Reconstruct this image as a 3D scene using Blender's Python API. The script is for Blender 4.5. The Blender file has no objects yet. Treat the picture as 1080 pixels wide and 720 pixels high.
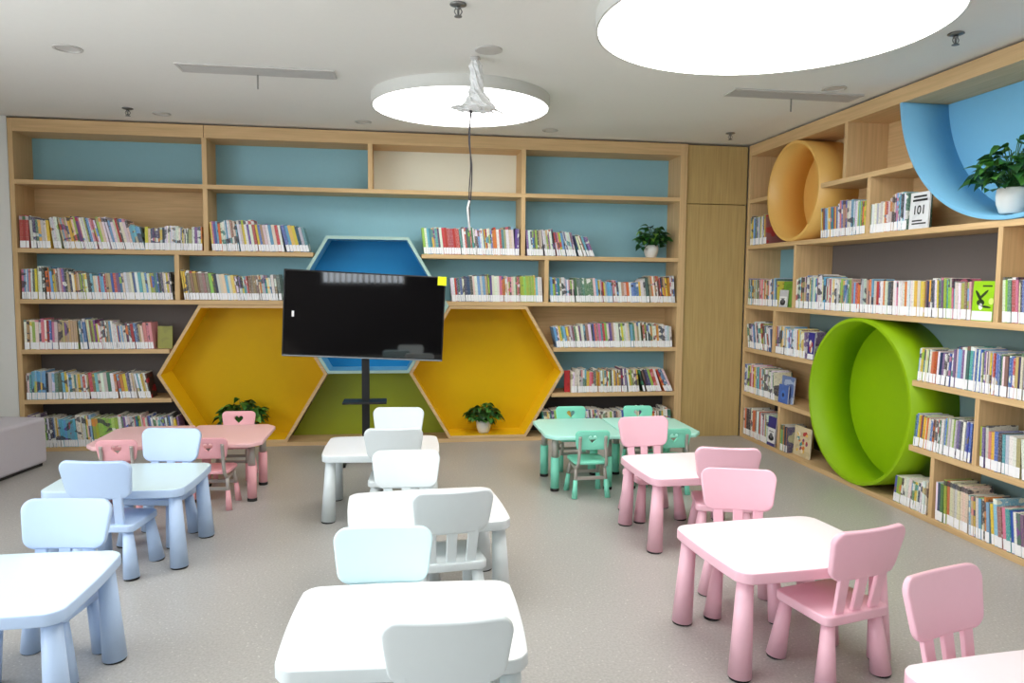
import bpy, bmesh, math, random
from mathutils import Vector, Matrix
random.seed(7)
C = bpy.context.scene.collection
PI = math.pi
SC = bpy.context.scene

# ------------------------------------------------------------------ colour and materials
def lin(c):
    return tuple(((v/255)/12.92 if v/255 <= .04045 else ((v/255+.055)/1.055)**2.4) for v in c)

def mat(name, rgb, rough=.5, spec=.5, noise=0.0, nscale=30, bump=0.0, metal=0.0, coat=0.0):
    m = bpy.data.materials.new(name); m.use_nodes = True
    nt = m.node_tree; b = nt.nodes['Principled BSDF']
    col = lin(rgb)
    b.inputs['Roughness'].default_value = rough
    b.inputs['Metallic'].default_value = metal
    b.inputs['Specular IOR Level'].default_value = spec
    b.inputs['Coat Weight'].default_value = coat
    b.inputs['Base Color'].default_value = (*col, 1)
    tc = nt.nodes.new('ShaderNodeTexCoord')
    n = nt.nodes.new('ShaderNodeTexNoise'); n.inputs['Scale'].default_value = nscale; n.inputs['Detail'].default_value = 4
    nt.links.new(tc.outputs['Object'], n.inputs['Vector'])
    mx = nt.nodes.new('ShaderNodeMix'); mx.data_type = 'RGBA'
    k = max(noise, .015)
    mx.inputs['A'].default_value = (*[min(1, v*(1+k)) for v in col], 1)
    mx.inputs['B'].default_value = (*[v*(1-k) for v in col], 1)
    nt.links.new(n.outputs['Fac'], mx.inputs['Factor']); nt.links.new(mx.outputs['Result'], b.inputs['Base Color'])
    if bump:
        bp = nt.nodes.new('ShaderNodeBump'); bp.inputs['Strength'].default_value = bump; bp.inputs['Distance'].default_value = .01
        nt.links.new(n.outputs['Fac'], bp.inputs['Height']); nt.links.new(bp.outputs['Normal'], b.inputs['Normal'])
    return m

def wood(name, rgb, axis):
    m = bpy.data.materials.new(name); m.use_nodes = True
    nt = m.node_tree; b = nt.nodes['Principled BSDF']; b.inputs['Roughness'].default_value = .55
    b.inputs['Specular IOR Level'].default_value = .3
    tc = nt.nodes.new('ShaderNodeTexCoord'); mp = nt.nodes.new('ShaderNodeMapping')
    s = [55, 55, 55]; s[axis] = 2.2; mp.inputs['Scale'].default_value = s
    n = nt.nodes.new('ShaderNodeTexNoise'); n.inputs['Scale'].default_value = 1; n.inputs['Detail'].default_value = 6; n.inputs['Distortion'].default_value = .6
    nt.links.new(tc.outputs['Object'], mp.inputs['Vector']); nt.links.new(mp.outputs['Vector'], n.inputs['Vector'])
    r = nt.nodes.new('ShaderNodeValToRGB'); c = lin(rgb)
    r.color_ramp.elements[0].position = .3; r.color_ramp.elements[0].color = (c[0]*.88, c[1]*.86, c[2]*.82, 1)
    r.color_ramp.elements[1].position = .7; r.color_ramp.elements[1].color = (min(1, c[0]*1.07), c[1]*1.07, c[2]*1.08, 1)
    nt.links.new(n.outputs['Fac'], r.inputs['Fac']); nt.links.new(r.outputs['Color'], b.inputs['Base Color'])
    return m

def emis(name, rgb, s):
    m = bpy.data.materials.new(name); m.use_nodes = True; nt = m.node_tree
    b = nt.nodes['Principled BSDF']; b.inputs['Base Color'].default_value = (.9, .9, .9, 1)
    b.inputs['Emission Color'].default_value = (*rgb, 1); b.inputs['Emission Strength'].default_value = s
    return m

OAK = (214, 181, 134)
M = dict(
    wx=wood('oak_grain_x', OAK, 0), wy=wood('oak_grain_y', OAK, 1), wz=wood('oak_grain_z', OAK, 2),
    panel=wood('oak_cladding', (190, 163, 108), 2),
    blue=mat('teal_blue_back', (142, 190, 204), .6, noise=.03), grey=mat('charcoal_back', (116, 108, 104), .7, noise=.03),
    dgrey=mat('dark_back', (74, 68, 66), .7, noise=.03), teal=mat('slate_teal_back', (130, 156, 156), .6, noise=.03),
    cream=mat('cream_back', (236, 236, 218), .6),
    yel=mat('yellow_laminate_shaded', (216, 174, 0), .5, spec=.2, noise=.02), yelw=mat('yellow_laminate_lit_side', (244, 198, 24), .5, spec=.2, noise=.02), blu=mat('sky_blue_laminate_shaded', (34, 140, 200), .5, spec=.25, noise=.02), bluw=mat('sky_blue_laminate_lit_side', (124, 192, 222), .45, spec=.3), bluedge=mat('pale_blue_edge', (176, 206, 196), .5),  # niche backs darker, side walls lighter: shade and light put into the colours
    grn=mat('green_laminate', (150, 162, 30), .4, noise=.02), drumg=mat('lime_green_drum', (142, 182, 6), .5, spec=.3, noise=.02),
    drumy=mat('amber_drum', (232, 184, 100), .4, noise=.02), drumb=mat('sky_blue_drum', (122, 186, 222), .35, noise=.02),
    white=mat('white_paint', (226, 226, 222), .7), ceil=mat('ceiling_paint', (236, 235, 230), .8, spec=.2),
    rear=mat('rear_wall_paint', (58, 52, 50), .7),
    pinkp=mat('pink_plastic', (246, 196, 210), .33), bluep=mat('pale_blue_plastic', (188, 210, 240), .33),
    whitep=mat('white_plastic', (222, 230, 231), .33), coolwp=mat('white_plastic_cool_lit', (212, 240, 245), .33),  # icy tint is cool light put into the colour of one white chair
    pinkt=mat('pink_laminate_glare', (252, 240, 244), .28), bluet=mat('blue_laminate_glare', (216, 238, 244), .28),  # table tops paler than their sides, overhead glare put into the colour
    whitet=mat('white_laminate', (248, 248, 248), .28),
    rosep=mat('rose_plastic', (244, 178, 184), .4), roset=mat('rose_laminate', (250, 200, 202), .3),
    mintp=mat('mint_plastic', (134, 226, 198), .4), mintt=mat('mint_laminate', (184, 244, 230), .3),
    tube=mat('grey_steel', (178, 172, 164), .35, metal=.3), foot=mat('black_rubber', (24, 22, 22), .6),
    bench=mat('grey_vinyl', (204, 200, 210), .5, noise=.02), benchb=mat('dark_plinth', (40, 38, 38), .6),
    tvb=mat('black_plastic', (12, 12, 14), .35), pole=mat('black_steel', (22, 22, 24), .45),
    silver=mat('silver_trim', (170, 176, 180), .25, metal=.6), ysticker=mat('yellow_sticker', (232, 240, 20), .5),
    wsticker=mat('white_sticker', (240, 240, 240), .5),
    pot=mat('white_ceramic', (232, 230, 224), .3), soil=mat('soil', (60, 42, 30), .9, noise=.3),
    film=mat('crumpled_film', (232, 234, 232), .35, noise=.25, nscale=60, bump=.6),
    wire=mat('dark_cable', (60, 56, 60), .5), lamp_rim=mat('lamp_rim_white', (214, 214, 208), .5),
    vent=mat('vent_metal', (196, 193, 188), .5), ventd=mat('vent_shadow_gap', (120, 118, 114), .7),
    chrome=mat('dull_chrome', (130, 130, 128), .3, metal=.8), ribbon=mat('grey_ribbon', (140, 138, 132), .6),
    lens=mat('downlight_lens', (210, 208, 204), .3),
    page=mat('paper_edge', (232, 228, 216), .8, noise=.06, nscale=200), slabel=mat('white_spine_label', (248, 248, 250), .5, noise=.03, nscale=300),
    ink=mat('black_ink', (28, 28, 30), .6), glass=None, frame=mat('window_frame_grey', (120, 122, 124), .5), blind=mat('blind_fabric', (214, 210, 200), .8),
)
M['screen'] = mat('glossy_black_screen', (4, 4, 6), .04, spec=1.0, coat=.6)
g = bpy.data.materials.new('window_glass'); g.use_nodes = True
nt = g.node_tree; nt.nodes.clear(); o_ = nt.nodes.new('ShaderNodeOutputMaterial'); a_ = nt.nodes.new('ShaderNodeBsdfTransparent'); b_ = nt.nodes.new('ShaderNodeBsdfGlossy')
b_.inputs['Roughness'].default_value = .02; mx_ = nt.nodes.new('ShaderNodeMixShader'); mx_.inputs[0].default_value = .06
nt.links.new(a_.outputs[0], mx_.inputs[1]); nt.links.new(b_.outputs[0], mx_.inputs[2]); nt.links.new(mx_.outputs[0], o_.inputs[0]); M['glass'] = g
M['lamp'] = emis('lamp_diffuser', (1, .995, .965), 6.2)

# floor: grey speckled vinyl
m = bpy.data.materials.new('speckled_vinyl'); m.use_nodes = True; nt = m.node_tree; b = nt.nodes['Principled BSDF']
tc = nt.nodes.new('ShaderNodeTexCoord'); v = nt.nodes.new('ShaderNodeTexVoronoi'); v.inputs['Scale'].default_value = 45
nt.links.new(tc.outputs['Object'], v.inputs['Vector'])
r = nt.nodes.new('ShaderNodeValToRGB'); r.color_ramp.elements[0].position = .0; r.color_ramp.elements[0].color = (1, 1, 1, 1)
r.color_ramp.elements[1].position = .22; r.color_ramp.elements[1].color = (0, 0, 0, 1)
nt.links.new(v.outputs['Distance'], r.inputs['Fac'])
sep = nt.nodes.new('ShaderNodeSeparateColor'); nt.links.new(v.outputs['Color'], sep.inputs['Color'])
gt = nt.nodes.new('ShaderNodeMath'); gt.operation = 'GREATER_THAN'; gt.inputs[1].default_value = .55; nt.links.new(sep.outputs[0], gt.inputs[0])
mu = nt.nodes.new('ShaderNodeMath'); mu.operation = 'MULTIPLY'; nt.links.new(gt.outputs[0], mu.inputs[0]); nt.links.new(r.outputs['Color'], mu.inputs[1])
n = nt.nodes.new('ShaderNodeTexNoise'); n.inputs['Scale'].default_value = 90; n.inputs['Detail'].default_value = 5; nt.links.new(tc.outputs['Object'], n.inputs['Vector'])
r2 = nt.nodes.new('ShaderNodeValToRGB'); c1 = lin((166, 163, 158)); c2 = lin((184, 181, 177))
r2.color_ramp.elements[0].position = .35; r2.color_ramp.elements[0].color = (*c1, 1); r2.color_ramp.elements[1].position = .65; r2.color_ramp.elements[1].color = (*c2, 1)
nt.links.new(n.outputs['Fac'], r2.inputs['Fac'])
mx = nt.nodes.new('ShaderNodeMix'); mx.data_type = 'RGBA'; nt.links.new(mu.outputs[0], mx.inputs['Factor']); nt.links.new(r2.outputs['Color'], mx.inputs['A'])
mx.inputs['B'].default_value = (*lin((226, 224, 216)), 1); nt.links.new(mx.outputs['Result'], b.inputs['Base Color'])
b.inputs['Roughness'].default_value = .33; b.inputs['Specular IOR Level'].default_value = .6
M['floor'] = m

# book covers: colour attributes Col / Col2 with printed marks between them
m = bpy.data.materials.new('book_cover'); m.use_nodes = True; nt = m.node_tree; b = nt.nodes['Principled BSDF']; b.inputs['Roughness'].default_value = .45
ca = nt.nodes.new('ShaderNodeVertexColor'); ca.layer_name = 'Col'; cb = nt.nodes.new('ShaderNodeVertexColor'); cb.layer_name = 'Col2'
tc = nt.nodes.new('ShaderNodeTexCoord'); mp = nt.nodes.new('ShaderNodeMapping'); mp.inputs['Scale'].default_value = (330, 330, 85)
n = nt.nodes.new('ShaderNodeTexNoise'); n.inputs['Scale'].default_value = 1; n.inputs['Detail'].default_value = 3; n.inputs['Roughness'].default_value = .7
nt.links.new(tc.outputs['Object'], mp.inputs['Vector']); nt.links.new(mp.outputs['Vector'], n.inputs['Vector'])
r = nt.nodes.new('ShaderNodeValToRGB'); r.color_ramp.elements[0].position = .5; r.color_ramp.elements[1].position = .6; r.color_ramp.elements[1].color = (.45, .45, .45, 1)
nt.links.new(n.outputs['Fac'], r.inputs['Fac'])
mq = nt.nodes.new('ShaderNodeMapping'); mq.inputs['Scale'].default_value = (9, 9, 13); nq = nt.nodes.new('ShaderNodeTexNoise'); nq.inputs['Scale'].default_value = 1; nq.inputs['Detail'].default_value = 1
nt.links.new(tc.outputs['Object'], mq.inputs['Vector']); nt.links.new(mq.outputs['Vector'], nq.inputs['Vector'])
rq = nt.nodes.new('ShaderNodeValToRGB'); rq.color_ramp.elements[0].position = .56; rq.color_ramp.elements[1].position = .575; nt.links.new(nq.outputs['Fac'], rq.inputs['Fac'])
dq = nt.nodes.new('ShaderNodeMath'); dq.operation = 'SUBTRACT'; nt.links.new(rq.outputs['Color'], dq.inputs[0]); nt.links.new(r.outputs['Color'], dq.inputs[1])
ab = nt.nodes.new('ShaderNodeMath'); ab.operation = 'ABSOLUTE'; nt.links.new(dq.outputs[0], ab.inputs[0])
mx = nt.nodes.new('ShaderNodeMix'); mx.data_type = 'RGBA'; nt.links.new(ab.outputs[0], mx.inputs['Factor'])
nt.links.new(ca.outputs['Color'], mx.inputs['A']); nt.links.new(cb.outputs['Color'], mx.inputs['B']); nt.links.new(mx.outputs['Result'], b.inputs['Base Color'])
M['book'] = m

m = bpy.data.materials.new('pothos_leaf'); m.use_nodes = True; nt = m.node_tree; b = nt.nodes['Principled BSDF']; b.inputs['Roughness'].default_value = .4
ca = nt.nodes.new('ShaderNodeVertexColor'); ca.layer_name = 'Col'; nt.links.new(ca.outputs['Color'], b.inputs['Base Color']); M['leaf'] = m

# ------------------------------------------------------------------ mesh helpers
def box(bm, x0, x1, y0, y1, z0, z1, mi=0):
    vs = [bm.verts.new((x, y, z)) for z in (z0, z1) for y in (y0, y1) for x in (x0, x1)]
    fs = []
    for f in ((0, 2, 3, 1), (4, 5, 7, 6), (0, 1, 5, 4), (2, 6, 7, 3), (0, 4, 6, 2), (1, 3, 7, 5)):
        fc = bm.faces.new([vs[i] for i in f]); fc.material_index = mi; fs.append(fc)
    return fs

def soften(bm, deg=38):
    for f in bm.faces: f.smooth = True
    for e in bm.edges: e.smooth = e.is_manifold and e.calc_face_angle(0) < math.radians(deg)

def obj(name, bm, mats, parent=None, bevel=0, smooth=False, seg=2):
    me = bpy.data.meshes.new(name); bmesh.ops.recalc_face_normals(bm, faces=bm.faces[:])
    if smooth == 'auto': soften(bm)
    bm.to_mesh(me); bm.free()
    for mm in (mats if isinstance(mats, (list, tuple)) else [mats]): me.materials.append(mm)
    if smooth is True:
        for p in me.polygons: p.use_smooth = True
    o = bpy.data.objects.new(name, me); C.objects.link(o)
    if parent: o.parent = parent
    if bevel:
        md = o.modifiers.new('bevel', 'BEVEL'); md.width = bevel; md.segments = seg; md.limit_method = 'ANGLE'; md.angle_limit = math.radians(40)
        for p in me.polygons: p.use_smooth = True
        md.harden_normals = True
    return o

def cube(name, x0, x1, y0, y1, z0, z1, m, parent=None, bevel=0):
    bm = bmesh.new(); box(bm, x0, x1, y0, y1, z0, z1); return obj(name, bm, m, parent, bevel)

def cone(bm, p0, p1, r0, r1, n=24, caps=True, mi=0):
    p0 = Vector(p0); p1 = Vector(p1); d = (p1-p0).normalized()
    a = d.orthogonal().normalized(); b = d.cross(a)
    A = [bm.verts.new(p0+(a*math.cos(t)+b*math.sin(t))*r0) for t in [2*PI*i/n for i in range(n)]]
    B = [bm.verts.new(p1+(a*math.cos(t)+b*math.sin(t))*r1) for t in [2*PI*i/n for i in range(n)]]
    for i in range(n):
        f = bm.faces.new((A[i], A[(i+1) % n], B[(i+1) % n], B[i])); f.smooth = True; f.material_index = mi
    if caps:
        f = bm.faces.new(A[::-1]); f.material_index = mi; f = bm.faces.new(B); f.material_index = mi

def lathe(bm, prof, n=32, c=(0, 0, 0), jit=0.0):
    rings = []
    for r, z in prof:
        rings.append([bm.verts.new((c[0]+r*math.cos(2*PI*i/n)*(1+random.uniform(-jit, jit)), c[1]+r*math.sin(2*PI*i/n)*(1+random.uniform(-jit, jit)), c[2]+z)) for i in range(n)])
    for a, b in zip(rings, rings[1:]):
        for i in range(n):
            f = bm.faces.new((a[i], a[(i+1) % n], b[(i+1) % n], b[i])); f.smooth = True
    bm.faces.new(rings[0][::-1]); bm.faces.new(rings[-1])

def tube(bm, pts, r, n=10):
    pts = [Vector(p) for p in pts]; rings = []
    prev = None
    for i, p in enumerate(pts):
        d = (pts[min(i+1, len(pts)-1)]-pts[max(i-1, 0)]).normalized()
        a = d.orthogonal().normalized() if prev is None else (prev-d*prev.dot(d)).normalized()
        prev = a; b = d.cross(a)
        rr = r[i] if isinstance(r, (list, tuple)) else r
        rings.append([bm.verts.new(p+(a*math.cos(2*PI*k/n)+b*math.sin(2*PI*k/n))*rr) for k in range(n)])
    for A, B in zip(rings, rings[1:]):
        for k in range(n):
            f = bm.faces.new((A[k], A[(k+1) % n], B[(k+1) % n], B[k])); f.smooth = True
    bm.faces.new(rings[0][::-1]); bm.faces.new(rings[-1])

def spline(pts, k=6):
    P = [Vector(p) for p in pts]; P = [P[0]*2-P[1]]+P+[P[-1]*2-P[-2]]; out = []
    for i in range(1, len(P)-2):
        for j in range(k):
            t = j/k; a, b, c, d = P[i-1:i+3]
            out.append(.5*((2*b)+(c-a)*t+(2*a-5*b+4*c-d)*t*t+(3*b-a-3*c+d)*t**3))
    out.append(P[-2]); return out

def plate_mesh(loops, thick, bevel=0.0, bres=2):
    """A flat plate in XY, centred on z=0, from closed outlines (the first is outer, the others are holes)."""
    cu = bpy.data.curves.new('tmp', 'CURVE'); cu.dimensions = '2D'; cu.fill_mode = 'BOTH'
    cu.extrude = max(thick/2-bevel, 0); cu.bevel_depth = bevel; cu.bevel_resolution = bres; cu.offset = -bevel
    for lp in loops:
        s = cu.splines.new('POLY'); s.points.add(len(lp)-1); s.use_cyclic_u = True
        for p, q in zip(s.points, lp): p.co = (q[0], q[1], 0, 1)
    o = bpy.data.objects.new('tmp', cu); C.objects.link(o); bpy.context.view_layer.update()
    me = bpy.data.meshes.new_from_object(o.evaluated_get(bpy.context.evaluated_depsgraph_get()))
    bpy.data.objects.remove(o); bpy.data.curves.remove(cu)
    bm = bmesh.new(); bm.from_mesh(me); bpy.data.meshes.remove(me)
    bmesh.ops.remove_doubles(bm, verts=bm.verts[:], dist=1e-5)
    return bm

def rounded(pts, rad, n=6):
    out = []; N = len(pts); rad = rad if isinstance(rad, (list, tuple)) else [rad]*N
    for i in range(N):
        p = Vector(pts[i]); a = (Vector(pts[i-1])-p).normalized(); b = (Vector(pts[(i+1) % N])-p).normalized()
        ang = a.angle(b); d = rad[i]/math.tan(ang/2); c = p+(a+b).normalized()*(rad[i]/math.sin(ang/2))
        s = p+a*d; e = p+b*d; a0 = math.atan2(s.y-c.y, s.x-c.x); a1 = math.atan2(e.y-c.y, e.x-c.x)
        da = (a1-a0+PI) % (2*PI)-PI
        for k in range(n+1):
            t = a0+da*k/n; out.append((c.x+rad[i]*math.cos(t), c.y+rad[i]*math.sin(t)))
    return out

def thing(name, label, cat, loc=(0, 0, 0), rz=0, group=None):
    o = bpy.data.objects.new(name, None); C.objects.link(o); o.empty_display_size = .1
    o.location = loc; o.rotation_euler = (0, 0, math.radians(rz)); return tag(o, label, cat, group)

def tag(o, label, cat, group=None):
    o['label'] = label; o['category'] = cat
    if group: o['group'] = group
    return o

def struct(o): o['kind'] = 'structure'; return o

def dup(root, loc, rz, label, group=None):
    r = root.copy(); C.objects.link(r); r.location = loc; r.rotation_euler = (0, 0, math.radians(rz)); r['label'] = label
    if group: r['group'] = group
    for ch in list(root.children):
        c = ch.copy(); C.objects.link(c); c.parent = r
        for gch in ch.children:
            d = gch.copy(); C.objects.link(d); d.parent = c
    return r

def recolor(root, frm, to):
    """Gives a copied thing its own meshes with one material exchanged for another."""
    for o in [root]+list(root.children_recursive):
        if o.type == 'MESH' and any(s.name in frm for s in o.data.materials if s):
            o.data = o.data.copy()
            for i, s in enumerate(o.data.materials):
                if s and s.name in frm: o.data.materials[i] = to[frm.index(s.name)]

# ------------------------------------------------------------------ room
H = 3.017; YF = 7.21; DB = .37; XW = 3.519; DR = .38
XL, XR, YR_, YB = -4.2, XW+DR+.03, -2.9, YF+DB+.03
struct(cube('floor', XL-.2, XR+.2, YR_-.2, YB+.2, -.1, 0, M['floor']))
struct(cube('ceiling', XL-.2, XR+.2, YR_-.2, YB+.2, H, H+.1, M['ceil']))
struct(cube('wall_back', XL-.2, XR+.2, YB, YB+.2, 0, H, M['white']))
struct(cube('wall_right', XR, XR+.2, YR_, YB, 0, H, M['white']))
struct(cube('wall_corner', XL, -3.452, YF+.005, YB, 0, H, M['white'])).name = 'wall_back_corner'
# left and rear walls with window openings
def wall_with_holes(name, axis, pos, a0, a1, holes, m):
    bm = bmesh.new(); cur = a0
    def pc(u0, u1, z0, z1):
        if u1-u0 < 1e-4 or z1-z0 < 1e-4: return
        if axis == 'x': box(bm, pos-.2, pos, u0, u1, z0, z1)
        else: box(bm, u0, u1, pos-.2, pos, z0, z1)
    for (h0, h1, z0, z1) in holes:
        pc(cur, h0, 0, H); pc(h0, h1, 0, z0); pc(h0, h1, z1, H); cur = h1
    pc(cur, a1, 0, H); return struct(obj(name, bm, m))
LW = [(-2.2, -.5, .9, 2.75), (0., 1.7, .9, 2.75), (2.2, 3.9, .9, 2.75)]
RW = [(-4.0, -2.75, 1.5, 2.8), (-1.7, .1, 1.5, 2.8), (1.15, 3.0, 1.5, 2.8)]
wall_with_holes('wall_left', 'x', XL, YR_, YF+.005, LW, M['white'])
wall_with_holes('wall_rear', 'y', YR_, XL, XR, RW, M['rear'])
wn = 0
for axis, pos, hs in (('x', XL, LW), ('y', YR_, RW)):
    for (a, b, z0, z1) in hs:
        wn += 1; t = .05
        bm = bmesh.new()
        def bb(u0, u1, w0, w1, q0=-.14, q1=-.08):
            if axis == 'x': box(bm, pos+q0, pos+q1, u0, u1, w0, w1)
            else: box(bm, u0, u1, pos+q0, pos+q1, w0, w1)
        bb(a, a+t, z0, z1); bb(b-t, b, z0, z1); bb(a+t, b-t, z0, z0+t); bb(a+t, b-t, z1-t, z1); mid = (a+b)/2; bb(mid-t/2, mid+t/2, z0+t, z1-t)
        w = struct(obj('window_%d' % wn, bm, M['frame']))
        for (u0, u1) in ((a+t, mid-t/2), (mid+t/2, b-t)):
            bm = bmesh.new(); bb(u0, u1, z0+t, z1-t, -.113, -.107); gl = obj('window_pane', bm, M['glass'], w)
        if axis == 'y':
            bm = bmesh.new(); n_ = int((b-a)/.12)
            for i in range(n_):
                u = a+(i+.5)*(b-a)/n_; ang = math.radians(62)
                dx, dy = .045*math.cos(ang), .045*math.sin(ang)
                vs = [bm.verts.new((u+sx*dx+ex, pos-.05+sx*dy, z)) for z in (z0+.02, z1-.02) for sx, ex in ((-1, 0), (1, 0), (1, .004), (-1, .004))]
                for f in ((0, 1, 2, 3), (7, 6, 5, 4), (0, 4, 5, 1), (1, 5, 6, 2), (2, 6, 7, 3), (3, 7, 4, 0)): bm.faces.new([vs[q] for q in f])
            bl = obj('window_blind', bm, M['blind'], w)
# wood cladding that fills the corner between the two bookcases
struct(cube('trim_1', 2.868, XW, YF+.02, YB, 0, 2.405, M['panel'], bevel=.003))
struct(cube('trim_2', 2.868, XW, YF+.02, YB, 2.411, H-.02, M['panel'], bevel=.003))
struct(cube('trim_3', XL, -3.452, YF-.012, YF+.004, 0, .08, M['white']))

# ------------------------------------------------------------------ back bookcase
T = .04
bc = thing('bookcase', 'oak bookcase across the back wall with hexagonal niches in the middle', 'bookcase', (0, 0, 0), 0, None)
XA, XB = -3.447, 2.864
A_, HH = .776, .66
HEX = {'yl': (-1.484, .697), 'yr': (.845, .697), 'bl': (-.32, 1.357)}
def hexw(z, cz): return A_-(A_/2)*abs(z-cz)/HH          # half width of a hexagon at height z
def part(name, *a, m=None, bevel=.002, label=None):
    o = cube(name, *a, m, bc, bevel)
    if label: o['label'] = label
    return o
part('side_panel', XA, XA+.042, YF, YF+DB, 0, 3.0, m=M['wz']); part('side_panel', XB-.072, XB, YF, YF+DB, 0, 3.0, m=M['wz'])
x0, x1 = XA+.042, XB-.072
part('top_board', x0, -1.797, YF, YF+DB, 2.885, 3.0, m=M['wx']); part('top_board', -1.793, x1, YF, YF+DB, 2.885, 3.0, m=M['wx'])
part('base_board', x0, x1, YF, YF+DB, 0, .036, m=M['wx'])
def shelf(a, b, z): part('shelf', a, b, YF, YF+DB-.02, z-T, z, m=M['wx'])
shelf(x0, x1, 2.464)
shelf(x0, HEX['bl'][0]-hexw(1.856-T, 1.357)-.004, 1.856); shelf(HEX['bl'][0]+hexw(1.856-T, 1.357)+.004, x1, 1.856)
shelf(x0, HEX['bl'][0]-hexw(1.398, 1.357)-.004, 1.398); shelf(HEX['bl'][0]+hexw(1.398, 1.357)+.004, x1, 1.398)
for z in (.941, .481):
    k = hexw(z-T if z < .697 else z-T, .697)
    shelf(x0, HEX['yl'][0]-max(hexw(z, .697), k)-.002, z); shelf(HEX['yr'][0]+max(hexw(z, .697), k)+.002, x1, z)
def divider(a, b, z0, z1): part('divider', a, b, YF+.002, YF+DB-.02, z0, z1, m=M['wz'])
for a, b in ((-1.815, -1.773), (-.316, -.273), (1.163, 1.206)): divider(a, b, 2.464, 2.885)
for a, b in ((-1.815, -1.773), (1.163, 1.206)): divider(a, b, 1.856, 2.464-T)
for a, b in ((-2.079, -2.037), (1.405, 1.448)): divider(a, b, 1.398, 1.856-T)
def back(a, b, z0, z1, m, label): part('back_panel', a, b, YF+DB-.018, YF+DB, z0, z1, m=m, bevel=0, label=label)
back(x0, -1.794, 2.464, 2.885, M['blue'], 'teal blue back panel'); back(-1.794, -.294, 2.464, 2.885, M['blue'], 'teal blue back panel')
back(-.294, 1.184, 2.464, 2.885, M['cream'], 'cream white back panel'); back(1.184, x1, 2.464, 2.885, M['blue'], 'teal blue back panel')
back(x0, -1.794, 1.856, 2.424, M['wx'], 'oak back panel'); back(-1.794, 1.184, 1.856, 2.424, M['blue'], 'teal blue back panel'); back(1.184, x1, 1.856, 2.424, M['blue'], 'teal blue back panel')
back(x0, x1, 1.398, 1.856-T, M['blue'], 'teal blue back panel')
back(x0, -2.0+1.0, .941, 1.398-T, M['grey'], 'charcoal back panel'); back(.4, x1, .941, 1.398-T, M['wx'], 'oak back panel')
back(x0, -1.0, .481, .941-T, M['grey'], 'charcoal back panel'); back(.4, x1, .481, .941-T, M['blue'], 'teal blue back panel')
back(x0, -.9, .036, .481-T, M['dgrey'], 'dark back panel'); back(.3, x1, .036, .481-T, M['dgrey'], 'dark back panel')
def ring(bm, outer, inner, y0, y1, mi_front=1, mi_in=0):
    n = len(outer)
    of = [bm.verts.new((x, y0, z)) for x, z in outer]; ob = [bm.verts.new((x, y1, z)) for x, z in outer]
    jf = [bm.verts.new((x, y0, z)) for x, z in inner]; jb = [bm.verts.new((x, y1, z)) for x, z in inner]
    for i in range(n):
        j = (i+1) % n
        for q, mi in (((of[i], of[j], jf[j], jf[i]), mi_front), ((ob[i], ob[j], jb[j], jb[i]), mi_in), ((of[i], of[j], ob[j], ob[i]), mi_front), ((jf[i], jf[j], jb[j], jb[i]), mi_in)):
            f = bm.faces.new(q); f.material_index = mi
def hexpts(cx, cz, s): return [(cx+a*s*A_, cz+b*s*HH) for a, b in ((-1, 0), (-.5, -1), (.5, -1), (1, 0), (.5, 1), (-.5, 1))]
for key, m, lab in (('yl', M['yel'], 'yellow hexagonal niche with oak edge'), ('yr', M['yel'], 'yellow hexagonal niche with oak edge'), ('bl', M['blu'], 'sky blue hexagonal niche with pale edge')):
    cx, cz = HEX[key]; bm = bmesh.new(); s0, s1 = .998, .955
    ring(bm, hexpts(cx, cz, s0), hexpts(cx, cz, s1), YF-.004, YF+DB-.022)
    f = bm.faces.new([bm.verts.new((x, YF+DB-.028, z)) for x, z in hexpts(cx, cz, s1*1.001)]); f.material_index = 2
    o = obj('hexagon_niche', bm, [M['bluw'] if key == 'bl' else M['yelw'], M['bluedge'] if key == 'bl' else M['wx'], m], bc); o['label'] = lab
bm = bmesh.new()
gz = HEX['bl'][1]-HH
vs = []
lx0 = HEX['yl'][0]+A_/2; rx0 = HEX['yr'][0]-A_/2
q = [(lx0+.01, .037), (rx0-.01, .037), (HEX['yr'][0]-A_-.001, gz), (HEX['yl'][0]+A_+.001, gz)]
a = [bm.verts.new((x, YF+DB-.04, z)) for x, z in q]; b = [bm.verts.new((x, YF+DB-.02, z)) for x, z in q]
bm.faces.new(a); bm.faces.new(b[::-1])
for i in range(4): bm.faces.new((a[i], a[(i+1) % 4], b[(i+1) % 4], b[i]))
o = obj('back_panel', bm, M['grn'], bc); o['label'] = 'olive green back panel between the two yellow niches'

# ------------------------------------------------------------------ right bookcase (front plane X = XW, runs along Y)
rc = thing('bookcase', 'oak bookcase along the right wall with round green, yellow and blue drums', 'bookcase')
bc = rc
Y1, Y0 = 7.205, 2.6
X0, X1 = XW, XW+DR
def rpart(name, y0, y1, z0, z1, m, xa=X0, xb=X1-.02, bevel=.002, label=None):
    o = cube(name, xa, xb, min(y0, y1), max(y0, y1), z0, z1, m, rc, bevel)
    if label: o['label'] = label
    return o
rpart('side_panel', Y1-.045, Y1, 0, 3.0, M['wz'], xb=X1); rpart('side_panel', Y0-.045, Y0, 0, 3.0, M['wz'], xb=X1)
ya = Y1-.045
rpart('top_board', Y0, ya, 2.893, 3.0, M['wy'], xb=X1); rpart('base_board', Y0, ya, 0, .04, M['wy'], xb=X1)
G = (5.235, .694, .65); TN = (6.32, 2.441, .449); BL = (3.88, 3.0, 1.007)
def cw(c, z): return math.sqrt(max(0, c[2]**2-(z-c[1])**2))
def rshelf(a, b, z): rpart('shelf', a, b, z-T, z, M['wy'])
rshelf(Y0, ya, 1.991); rshelf(Y0, ya, 1.385)
rshelf(TN[0]+TN[2]+.003, ya, 2.456); rshelf(BL[0]+cw(BL, 2.456)+.004, TN[0]-TN[2]-.003, 2.456)
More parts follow.
